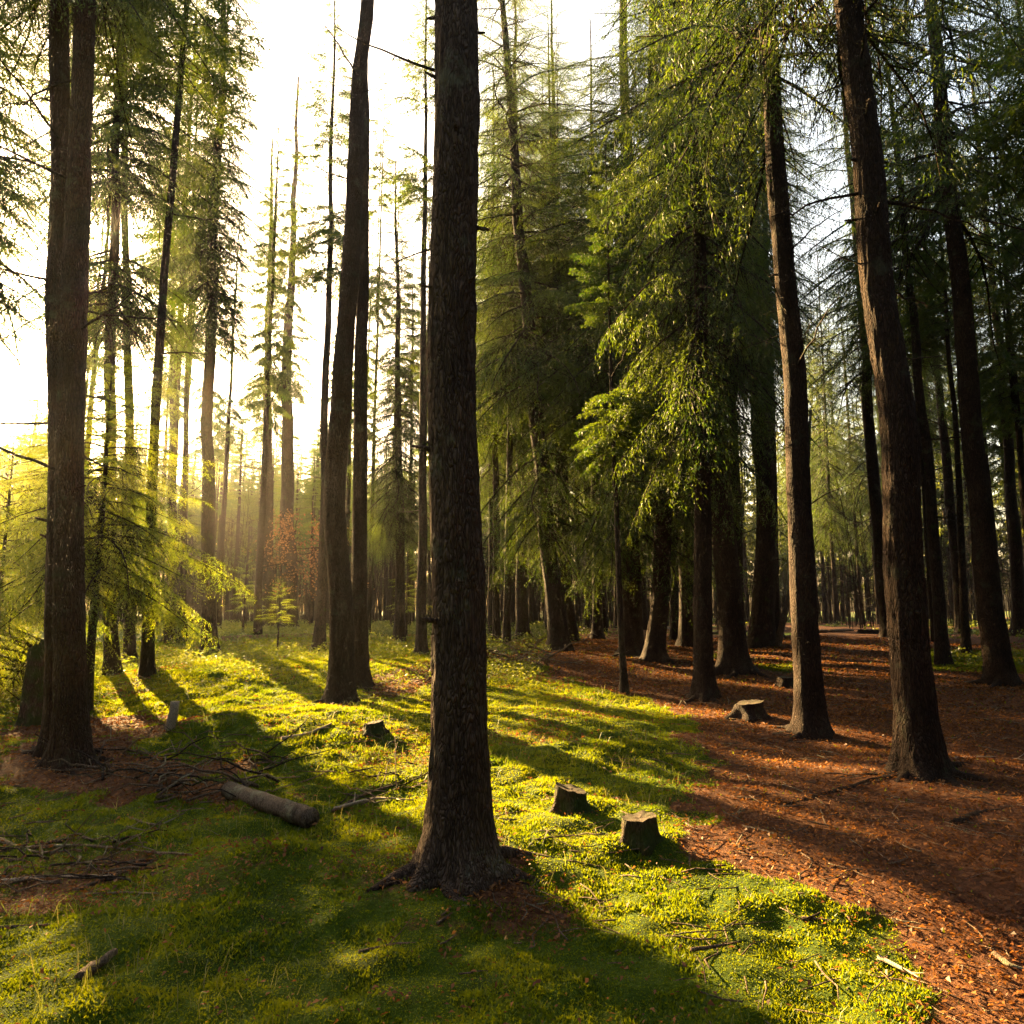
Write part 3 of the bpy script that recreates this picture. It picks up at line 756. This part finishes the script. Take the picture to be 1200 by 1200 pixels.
# far-off wood that reads as one mass, and the wood to the sides and behind
def far_wood():
    r = np.random.default_rng(77); mb = MB()
    spots = []
    for az0, az1, r0, r1, n, h0, h1 in ((-62, -3, 60, 112, 330, 0, 0), (-3, 50, 58, 115, 260, 16, 23), (50, 180, 5.5, 50, 240, 18, 24), (-180, -57, 6, 50, 240, 18, 24)):
        for k in range(n):
            az = math.radians(r.uniform(az0, az1)); d = math.sqrt(r.uniform(r0*r0, r1*r1))
            spots.append((d*math.sin(az), d*math.cos(az), r.uniform(h0, h1) if h0 else min(24.0, d*r.uniform(0.17, 0.265))))
    far = [crown_arrays(k) for k in range(3)]
    for i, (x, y, H) in enumerate(spots):
        z = float(height(x, y))
        rr = r.uniform(0.09, 0.2)
        lean = r.normal(size=2)*0.3
        mb.add(*tube([[x, y, z-0.2], [x+lean[0]*0.5, y+lean[1]*0.5, z+H*0.5], [x+lean[0], y+lean[1], z+H]], [rr*1.2, rr*0.8, rr*0.2], 6, False), mat=1)
        V = far[i % 3]; a = r.uniform(0, 6.28); c, s = math.cos(a), math.sin(a)
        hb = H*r.uniform(0.12, 0.45); cs = r.uniform(0.9, 1.5)
        U = np.stack([(V[:, 0]*c-V[:, 1]*s)*cs+x+lean[0]*0.7, (V[:, 0]*s+V[:, 1]*c)*cs+y+lean[1]*0.7, V[:, 2]*(H-hb)/12+hb+z], 1)
        mb.add(U, np.arange(len(U)).reshape(-1, 4), None, 0)
    tag(link('far_wood', mb.mesh('far_wood', [NEEDLE_FAR, BARK_FAR])), 'far off wood of spruces closing the view all round', 'wood', kind='stuff')
def crown_arrays(k):
    me = CROWN['far'][k]
    V = np.empty(len(me.vertices)*3, np.float32); me.vertices.foreach_get('co', V); V = V.reshape(-1, 3)
    nq = len([1 for p in me.polygons if p.material_index == 0])
    return V[-nq*4:]
far_wood()

def thicket():
    """Bare brushwood of thin stems at the back of the clearing and under the wood."""
    r = np.random.default_rng(78); mb = MB()
    for az0, az1, r0, r1, n in ((-40, -2, 38, 85, 2600), (-2, 45, 32, 70, 1700)):
        for k in range(n):
            az = math.radians(r.uniform(az0, az1)); d = math.sqrt(r.uniform(r0*r0, r1*r1)); x, y = d*math.sin(az), d*math.cos(az)
            if poly_sd(np.array([x]), np.array([y]), PATH)[0] > -0.5: continue
            z = float(height(x, y)); h = r.uniform(1.5, 8.0); l = r.normal(size=2)*0.12*h
            w = r.uniform(0.012, 0.035)
            P = np.array([[x, y, z-0.1], [x+l[0]*0.4, y+l[1]*0.4, z+h*0.5], [x+l[0], y+l[1], z+h]])
            mb.add(*tube(P, [w, w*0.7, w*0.25], 3, False))
            for q in range(r.integers(4, 10)):
                s = r.uniform(0.25, 0.9); b = np.array([x+l[0]*s, y+l[1]*s, z+h*s]); dd = np.array([r.normal(), r.normal(), r.uniform(0.2, 1.2)])*h*0.13
                mb.add(*tube([b, b+dd*0.5, b+dd+np.array([0, 0, 0.1])], [w*0.45, w*0.35, w*0.15], 3, False))
    tag(link('brushwood', mb.mesh('brushwood', [BARK_FAR])), 'hazy bare brushwood at the back of the clearing', 'brushwood', kind='stuff')
thicket()

# ------------------------------------------------------------------ stumps, logs, sticks
def stump(label, px, py, wpx, hpx, mat, seed, slant=0.0, flare=0.8):
    f = at(px, py); d = f[1]; r0 = wpx*d/F/2; H = hpx*d/F
    root = empty('tree_stump', f); tag(root, label, 'stump')
    r = np.random.default_rng(seed)
    nr, ns = 40, 18
    th = np.linspace(0, 2*np.pi, nr, endpoint=False); u = np.linspace(0, 1, ns)
    hz = -0.12+(H+0.12)*u
    lobe = (np.cos(5*th+seed)*0.5+0.5)**2
    R = r0*(1+flare*np.exp(-np.clip(hz, 0, None)/(0.35*H))[:, None]*(0.25+0.6*lobe[None]))
    R = R*(1+0.08*noise3(np.cos(th)[None]*2+seed, np.sin(th)[None]*2, hz[:, None]*8, 4))+0.006*noise3(np.cos(th)[None]*9, np.sin(th)[None]*9+seed, hz[:, None]*20, 6)
    Z = hz[:, None]+slant*r0*np.cos(th)[None]*u[:, None]**3+0.0*R
    Z[-1] += 0.06*H*noise2(np.cos(th)*3+seed, np.sin(th)*3, 8)
    V = np.stack([R*np.cos(th), R*np.sin(th), Z], -1).reshape(-1, 3)
    i = np.arange(ns-1)[:, None]*nr; j = np.arange(nr)[None]
    Q = np.stack([i+j, i+(j+1) % nr, i+nr+(j+1) % nr, i+nr+j], -1).reshape(-1, 4)
    link('stump_side', mesh_np('stump_side', V, Q, None, [mat], smooth=True), root)
    rings = 7; VV = []
    for k in range(rings):
        q = 1-k/(rings-1)
        VV.append(np.stack([R[-1]*q*np.cos(th), R[-1]*q*np.sin(th), Z[-1]*q+(1-q)*Z[-1].mean()-0.012*(1-q)+0.006*noise2(np.cos(th)*q*4+seed, np.sin(th)*q*4, 5)], -1))
    VV = np.concatenate(VV); i = np.arange(rings-1)[:, None]*nr
    Q = np.stack([i+j, i+(j+1) % nr, i+nr+(j+1) % nr, i+nr+j], -1).reshape(-1, 4)
    link('cut_face', mesh_np('cut_face', VV, Q, None, [CUTWOOD], smooth=True), root)
    return root
stump('mossy cut stump with a flat grey top on the moss, nearest the camera', 750, 985, 36, 26, BARK_MOSSY, 1, 0.1)
stump('dark broken stump on the sunlit moss behind the flat topped one', 670, 950, 34, 24, BARK_MOSSY, 2, -0.3)
stump('wide low stump on the brown litter in front of the stout spruce', 878, 840, 31, 16, BARK, 3, 0.15, 1.0)
stump('small dark stump in the shadow of the close pair of trunks', 438, 858, 21, 11, BARK_MOSSY, 4, 0.2, 1.0)
stump('tiny dark stump on the litter between the two trunks left of the path', 921, 803, 18, 9, BARK, 5, 0.0, 0.9)
stump('thick dark snag stump beside the foot of the twin trunks at left', 40, 850, 24, 92, BARK_MOSSY, 6, 0.9, 0.7)
stump('low dark stump at the far end of the path', 1018, 744, 22, 6, BARK, 8, 0.0, 1.0)

def lying(name, label, cat, pts, rad, mat, lift=0.0, group=None, n=16, sides=8, twigs=0, seed=0, taper=0.5, rough=0.12, rise=None):
    """A stick or log lying on the ground along points of the photograph; rise = height of each point above ground."""
    r = np.random.default_rng(seed)
    P = []
    for k, q in enumerate(pts):
        p = at(*q); p[2] += rad*0.6+lift+(rise[k] if rise else 0); P.append(p)
    P = catmull(P, n)
    o = P[0].copy(); o[2] = float(height(o[0], o[1]))
    L = np.linalg.norm(P[-1]-P[0])
    P = P+r.normal(size=P.shape)*0.012*L*0.3*np.linspace(0.2, 1, n)[:, None]*np.array([1, 1, 0.6])
    R = rad*np.linspace(1, taper, n)
    me = MB().add(*tube(P-o, R, sides, True, rough, seed)).mesh(name, [mat], True)
    if not twigs:
        ob = link(name, me); ob.location = o; tag(ob, label, cat, group); return ob
    root = empty(name, o); tag(root, label, cat, group)
    link('stem', me, root)
    for k in range(twigs):
        i = r.integers(n//4, n-1); d = P[min(i+1, n-1)]-P[i-1]; d /= np.linalg.norm(d)
        s = np.cross(d, [0, 0, 1])*r.choice([-1, 1]); dd = d*r.uniform(0.4, 1)+s*r.uniform(0.4, 1)+np.array([0, 0, r.uniform(0.0, 0.7)])
        l = L*r.uniform(0.12, 0.32); t = np.linspace(0, 1, 5)[:, None]
        Q = P[i]-o+dd*l*t+r.normal(size=(5, 3))*0.04*l*t
        link('twig', MB().add(*tube(Q, np.linspace(R[i]*0.6, R[i]*0.15, 5), 4)).mesh('twig', [mat], True), root)
    return root

lg = lying('fallen_log', 'short round log with peeling bark lying on the moss below the sunlit patch', 'log', [(268, 932), (318, 950), (364, 966)], 0.07, DEADWOOD, 0.0, None, 36, 28, 0, 11, 1.05, 0.10)
lying('fallen_branch', 'weathered grey piece of wood on the moss at lower left', 'branch', [(92, 1152), (112, 1136), (134, 1120)], 0.028, DEADWOOD, 0, None, 14, 8, 0, 12, 0.55, 0.3)
ps = at(197, 856); pb = empty('broken_stick', ps); tag(pb, 'pale broken stick standing upright among the undergrowth left of the sunlit moss', 'stick')
link('stem', MB().add(*tube(catmull([on_plane(197, 858, ps[1])-ps, on_plane(203, 838, ps[1])-ps, on_plane(205, 822, ps[1])-ps], 8), np.linspace(0.06, 0.05, 8), 8, True, 0.1, 4)).mesh('stem', [PALEWOOD], True), pb)
BR = 'bare branches lying in the brush heap at left'
for k, (pts, rad, tw, lab) in enumerate([
    ([(-10, 1000), (80, 993), (165, 1000), (232, 1005)], 0.014, 5, 'long bare branch across the brush heap at left, on its far side'),
    ([(-10, 1036), (60, 1030), (130, 1029)], 0.013, 3, 'short pale branch at the left edge below the brush heap'),
    ([(85, 1047), (130, 1030), (178, 1012)], 0.012, 3, 'forked branch slanting up out of the brush heap over the moss'),
    ([(100, 1050), (150, 1048), (185, 1049)], 0.008, 1, 'thin straight twig on the moss in front of the forked branch'),
    ([(-8, 1090), (30, 1088), (66, 1086)], 0.010, 1, 'brown stick on the moss at the left edge, below the brush heap'),
    ([(0, 985), (40, 1000), (95, 998)], 0.012, 4, 'twiggy dark branch at the back of the brush heap'),
    ([(392, 950), (440, 938), (486, 940)], 0.016, 2, 'straight stick with a pale cut end left of the middle trunk'),
    ([(390, 952), (430, 932), (470, 918), (499, 893)], 0.014, 4, 'rising twiggy branch leaning towards the middle trunk'),
    ([(285, 930), (302, 910), (322, 893)], 0.014, 2, 'stick sloping up behind the round log'),
    ([(330, 925), (370, 912), (380, 905)], 0.009, 2, 'curved twig on the sunlit moss right of the round log'),
    ([(150, 960), (185, 968), (215, 955)], 0.010, 3, 'crooked twig on the moss left of the round log'),
    ([(330, 868), (360, 862), (388, 850)], 0.025, 1, 'pale stick on the bank at the left of the close pair of trunks'),
    ([(420, 1118), (470, 1108), (512, 1110), (535, 1098)], 0.008, 2, 'dark twig on the moss in front of the middle trunk'),
    ([(512, 1085), (530, 1072)], 0.009, 0, 'short stick poking from the litter at the foot of the middle trunk'),
    ([(810, 1116), (840, 1112), (868, 1106)], 0.011, 1, 'dark twig on the shaded moss at lower right'),
    ([(870, 970), (905, 978), (930, 990)], 0.009, 1, 'thin twig on the brown litter near the mossy stump'),
    ([(1030, 1125), (1060, 1140), (1078, 1150)], 0.012, 2, 'pale twig on the orange sunlit leaves at lower right'),
    ([(1165, 1122), (1185, 1135), (1205, 1142)], 0.016, 0, 'stout stick on the sunlit leaves at the right edge'),
    ([(940, 1078), (960, 1080), (978, 1082)], 0.010, 0, 'small stick lying on the sunlit edge of the moss'),
    ([(1120, 890), (1160, 888), (1205, 892)], 0.012, 1, 'light twig across the path by the thick trunk at right'),
    ([(780, 738), (800, 736), (832, 736)], 0.07, 0, 'pale fallen pole at the edge of the wood behind the straight slim trunk'),
    ([(950, 742), (975, 741), (1000, 740)], 0.08, 0, 'dark fallen log across the far end of the path'),
    ([(800, 748), (850, 741), (900, 740)], 0.06, 0, 'mossy fallen pole low behind the stout flared spruce'),
    ([(260, 752), (320, 748), (380, 746)], 0.10, 0, 'grey fallen log at the back of the clearing')]):
    mat = PALEWOOD if 'pale' in lab or 'light' in lab else DEADWOOD
    lying('fallen_branch', lab, 'branch', pts, rad, mat, 0.005, None, 14, 6, tw, 40+k, 0.45)

# the tangle of twigs by the twin trunks, and the small heap further right
def tangle(n, x0, x1, y0, y1, label, group, seed, l0, l1, rad, up, mats):
    r = np.random.default_rng(seed)
    for k in range(n):
        p = at(r.uniform(x0, x1), r.uniform(y0, y1))
        az = r.uniform(0, 6.28); L = r.uniform(l0, l1)
        d = np.array([math.cos(az), math.sin(az)*0.7, r.uniform(0.0, up)])
        t = np.linspace(0, 1, 7)[:, None]
        Q = d*L*t+r.normal(size=(7, 3))*0.05*L*t+np.array([0, 0, 0.02])-np.array([0, 0, 0.12*L])*t*t
        me = MB().add(*tube(Q, np.linspace(rad, rad*0.3, 7)*r.uniform(0.6, 1.3), 5)).mesh('fallen_twig', [mats[k % len(mats)]], True)
        o = link('fallen_twig', me); o.location = p; tag(o, label, 'twig', group)
tangle(64, 100, 330, 880, 945, 'thin bare twig in the tangle between the twin trunks and the round log', 'twigs in the tangle by the twin trunks', 1, 0.3, 1.0, 0.012, 0.55, [DEADWOOD, BARK_FAR, DEADWOOD])
tangle(44, 0, 190, 985, 1040, 'thin dead twig lying in the brush heap at left', 'twigs in the brush heap at left', 2, 0.25, 0.8, 0.008, 0.25, [DEADWOOD, BARK_FAR])
tangle(24, 575, 655, 762, 782, 'bare twig in the small heap under the green boughs right of the middle trunk', 'twigs in the heap under the green boughs', 3, 0.8, 2.0, 0.022, 0.7, [DEADWOOD])
tangle(22, 390, 495, 895, 948, 'thin twig scattered on the moss left of the middle trunk', 'twigs on the moss left of the middle trunk', 4, 0.2, 0.6, 0.008, 0.4, [DEADWOOD, BARK_FAR])
tangle(20, 430, 500, 800, 825, 'thin twig in the low heap behind the middle trunk', 'twigs in the low heap behind the middle trunk', 5, 0.4, 1.1, 0.013, 0.4, [DEADWOOD, RUST])

# surface roots running out over the litter, part of their trees
for k, (tr, pts, rad) in enumerate([
    (TREE_B, [(1062, 908), (1010, 918), (950, 935), (895, 948)], 0.05),
    (TREE_B, [(1102, 912), (1150, 928), (1215, 935)], 0.06),
    (TREE_B, [(1118, 966), (1150, 952), (1205, 946)], 0.05),
    (TREE_B, [(1060, 908), (1000, 908), (975, 914)], 0.035),
    (TREE_A, [(520, 1012), (480, 1028), (430, 1042)], 0.03),
    (TREE_A, [(570, 1020), (610, 1035), (650, 1045)], 0.03)]):
    ob = lying('root', None, None, pts, rad, BARK, -rad*1.0, None, 24, 10, 0, 70+k, 0.4, 0.25)
    ob.parent = tr; ob.location = ob.location-tr.location

def twig_litter():
    """Small bits of dead twig strewn over moss and litter."""
    x, y, d, r = spread_pts(2600, 1.4, 16, 48, 12, 1.1)
    keep = fbm2(x/1.5, y/1.5, 131, 2) > -0.25
    mb = MB()
    for a, b, q in zip(x[keep], y[keep], d[keep]):
        L = r.uniform(0.04, 0.16)*(1+0.06*q); az = r.uniform(0, 6.28); z = float(height(a, b))+0.012
        t = np.linspace(-1, 1, 4)[:, None]
        P = np.array([a, b, z])+np.array([math.cos(az), math.sin(az), r.normal()*0.12])*L*t+r.normal(size=(4, 3))*0.1*L*np.array([1, 1, 0.3])
        w = r.uniform(0.0015, 0.004)*(1+0.08*q)
        mb.add(*tube(P, [w, w, w*0.8, w*0.4], 4))
    tag(link('twig_litter', mb.mesh('twig_litter', [DEADWOOD])), 'small dry twigs strewn over the moss and leaves', 'twig litter', kind='stuff')

# ------------------------------------------------------------------ ground cover
def spread_pts(n, r0, r1, half, seed, p=1.0):
    r = np.random.default_rng(seed)
    d = r0+(r1-r0)*r.uniform(0, 1, n)**p; az = np.radians(r.uniform(-half, half, n))
    return d*np.sin(az), d*np.cos(az), d, r

def gz(x, y, c):
    """Height of the ground sheet itself at (x, y)."""
    xs, ys, Z = GRID
    i = np.clip(np.searchsorted(xs, x)-1, 0, len(xs)-2); j = np.clip(np.searchsorted(ys, y)-1, 0, len(ys)-2)
    u = (x-xs[i])/(xs[i+1]-xs[i]); v = (y-ys[j])/(ys[j+1]-ys[j])
    return (Z[j, i]*(1-u)+Z[j, i+1]*u)*(1-v)+(Z[j+1, i]*(1-u)+Z[j+1, i+1]*u)*v

def moss():
    x, y, d, r = spread_pts(1150000, 1.3, 25, 47, 5, 1.55)
    c = cover(x, y)
    keep = r.uniform(size=len(x)) < smooth(0.25, 0.7, c)*0.96+0.01
    x, y, d, c = x[keep], y[keep], d[keep], c[keep]
    z = gz(x, y, c); n = len(x)
    clump = smooth(-0.5, 0.8, fbm2(x/0.16, y/0.16, 95, 2))
    h = (0.009+0.0015*d)*(0.6+0.9*clump)*r.uniform(0.6, 1.4, n)
    w = (0.0034+0.0007*d)*r.uniform(0.7, 1.4, n)
    az = r.uniform(0, 6.28, n); lean = r.uniform(0.1, 1.3, n)
    ux, uy = np.cos(az), np.sin(az); la = r.uniform(0, 6.28, n)
    o = np.stack([x, y, z-0.004], 1)
    s = np.stack([ux*w, uy*w, 0*w], 1)
    tip = o+np.stack([np.cos(la)*h*lean, np.sin(la)*h*lean, h], 1)
    V = np.stack([o-s, o+s, tip], 1).reshape(-1, 3)
    me = mesh_np('moss', V, None, np.arange(3*n).reshape(-1, 3), [MOSS])
    tag(link('moss', me), 'soft bright green moss carpeting the forest floor', 'moss', kind='stuff')
moss()

def grass():
    x, y, d, r = spread_pts(16000, 1.4, 24, 48, 6, 1.2)
    c = cover(x, y)
    keep = (fbm2(x/1.1, y/1.1, 97, 2) > 0.15) & (c > 0.5)
    x, y, d, c = x[keep], y[keep], d[keep], c[keep]
    n = len(x); z = gz(x, y, c)
    h = r.uniform(0.05, 0.16, n); w = (0.0012+0.0003*d)
    az = r.uniform(0, 6.28, n); la = r.uniform(0, 6.28, n); ln = r.uniform(0.2, 1.0, n)
    s = np.stack([np.cos(az)*w, np.sin(az)*w, 0*w], 1); o = np.stack([x, y, z-0.005], 1)
    l = np.stack([np.cos(la), np.sin(la), 0*la], 1)*(ln*h)[:, None]
    m = o+l*0.35+np.stack([0*h, 0*h, h*0.6], 1); t = o+l+np.stack([0*h, 0*h, h*(1-0.3*ln)], 1)
    V = np.stack([o-s, o+s, m+s*0.7, m-s*0.7, t], 1).reshape(-1, 3); b = np.arange(n)[:, None]*5
    me = mesh_np('grass', V, b+np.array([[0, 1, 2, 3]]), b+np.array([[3, 2, 4]]), [GRASS])
    tag(link('grass', me), 'sparse thin grass blades growing out of the moss', 'grass', kind='stuff')
grass()

def leaf_litter():
    x, y, d, r = spread_pts(380000, 1.3, 26, 50, 8, 1.25)
    c = cover(x, y)
    keep = r.uniform(size=len(x)) < np.clip(1.02-c, 0.045, 1)*(0.55+0.5*smooth(-0.4, 0.5, fbm2(x/0.5, y/0.5, 99, 2)))
    x, y, d, c = x[keep], y[keep], d[keep], c[keep]
    n = len(x); z = gz(x, y, c)
    s = (0.007+0.0011*d)*r.uniform(0.5, 1.7, n); w = s*r.uniform(0.25, 0.65, n)
    az = r.uniform(0, 6.28, n); tl = r.normal(size=n)*0.35; tw = r.normal(size=n)*0.5
    a = np.stack([np.cos(az)*np.cos(tl), np.sin(az)*np.cos(tl), np.sin(tl)], 1)
    b = np.stack([-np.sin(az)*np.cos(tw), np.cos(az)*np.cos(tw), np.sin(tw)], 1)
    o = np.stack([x, y, z+0.006+c*0.02+r.uniform(0, 0.012, n)], 1)
    k = np.stack([0*s, 0*s, s*r.uniform(0, 0.6, n)], 1)
    V = np.stack([o-a*s[:, None], o+b*w[:, None]+k, o+a*s[:, None], o-b*w[:, None]+k], 1).reshape(-1, 3)
    me = mesh_np('leaf_litter', V, np.arange(4*n).reshape(-1, 4), None, [LEAFLIT])
    tag(link('leaf_litter', me), 'rusty brown leaves and needles strewn along the path', 'leaf litter', kind='stuff')
leaf_litter()

def undergrowth():
    """Low bilberry cover: leafy sprigs behind the sunlit moss and round the wood."""
    x, y, d, r = spread_pts(13000, 12.0, 46, 44, 9, 1.4)
    left = x < 0.10*y-1.0
    f = fbm2(x/3.0, y/3.0, 101, 2)
    keep = np.where(left, (f > -0.35) & (d > 14.5), (f > 0.25) & (d > 19) & (r.uniform(size=len(x)) < 0.6)) & (poly_sd(x, y, PATH) < -0.6)
    x, y, d = x[keep], y[keep], d[keep]
    z = height(x, y); n = len(x); m = 16
    hh = r.uniform(0.10, 0.32, n)*(0.6+0.5*(f[keep] > 0.1))
    o = np.repeat(np.stack([x, y, z], 1), m, 0)+np.stack([r.normal(size=n*m)*0.16, r.normal(size=n*m)*0.16, r.uniform(0.05, 1, n*m)*np.repeat(hh, m)], 1)
    a = r.normal(size=(n*m, 3)); a[:, 2] *= 0.5; a /= np.linalg.norm(a, axis=1)[:, None]
    b = np.cross(a, r.normal(size=(n*m, 3))); b /= np.linalg.norm(b, axis=1)[:, None]
    s = np.repeat(0.012+0.0011*d, m)[:, None]*r.uniform(0.7, 1.4, (n*m, 1))
    V = np.stack([o-a*s, o+b*s*0.5, o+a*s, o-b*s*0.5], 1).reshape(-1, 3)
    tag(link('undergrowth', mesh_np('undergrowth', V, np.arange(4*n*m).reshape(-1, 4), None, [SHRUB])), 'low leafy bilberry undergrowth behind the sunlit moss', 'undergrowth', kind='stuff')
undergrowth()
twig_litter()

# ------------------------------------------------------------------ air, light, camera
def haze():
    V = np.array([[x, y, z] for z in (-2.6, 31.0) for y in (-90, 135) for x in (-140, 140)], float)
    Q = [[0, 2, 3, 1], [4, 5, 7, 6], [0, 1, 5, 4], [2, 6, 7, 3], [0, 4, 6, 2], [1, 3, 7, 5]]
    m, nt, out = new_mat('haze')
    v = N(nt, 'ShaderNodeVolumePrincipled', Density=0.0004, Anisotropy=0.85)
    v.inputs['Color'].default_value = (0.98, 0.91, 0.88, 1)
    nt.links.new(v.outputs[0], out.inputs['Volume'])
    tag(link('haze', mesh_np('haze', V, Q, None, [m])), 'pale morning haze between the trees', 'haze', kind='stuff')
haze()

w = bpy.data.worlds.new('World'); scene.world = w; w.use_nodes = True
nt = w.node_tree; nt.nodes.clear()
out = nt.nodes.new('ShaderNodeOutputWorld'); bg = nt.nodes.new('ShaderNodeBackground')
sky = nt.nodes.new('ShaderNodeTexSky'); sky.sky_type = 'NISHITA'; sky.sun_disc = False
sky.sun_elevation = SUN_EL; sky.sun_rotation = SUN_AZ; sky.dust_density = 6.0; sky.air_density = 1.4; sky.ozone_density = 0.6
tint = nt.nodes.new('ShaderNodeMix'); tint.data_type = 'RGBA'; tint.blend_type = 'MULTIPLY'; tint.inputs[0].default_value = 1.0
tint.inputs[7].default_value = (1.0, 0.93, 0.86, 1)
nt.links.new(sky.outputs[0], tint.inputs[6]); nt.links.new(tint.outputs[2], bg.inputs[0])
bg.inputs[1].default_value = 0.057
nt.links.new(bg.outputs[0], out.inputs[0])

sl = bpy.data.lights.new('sun', 'SUN'); sl.energy = 5.0; sl.angle = math.radians(0.55); sl.color = (1.0, 0.665, 0.275)
so = bpy.data.objects.new('sun', sl); COL.objects.link(so)
so.rotation_mode = 'QUATERNION'; so.rotation_quaternion = Vector(SUN_DIR).to_track_quat('Z', 'Y')
so.location = Vector(SUN_DIR)*60

cd = bpy.data.cameras.new('camera'); cd.sensor_width = 36; cd.lens = 36*F/W0; cd.clip_end = 2000; cd.clip_start = 0.05
co = bpy.data.objects.new('camera', cd); COL.objects.link(co)
co.location = Vector(CAM); co.rotation_euler = (math.pi/2+PITCH, 0, 0)
scene.camera = co

vs = scene.view_settings; vs.view_transform = 'Standard'; vs.look = 'None'; vs.exposure = 3.8; vs.gamma = 1.0; vs.use_curve_mapping = False
cy = scene.cycles
cy.max_bounces = 5; cy.diffuse_bounces = 3; cy.glossy_bounces = 1; cy.transmission_bounces = 3; cy.volume_bounces = 0; cy.transparent_max_bounces = 4
cy.use_denoising = True
cy.caustics_reflective = False; cy.caustics_refractive = False
cy.sample_clamp_indirect = 4.0
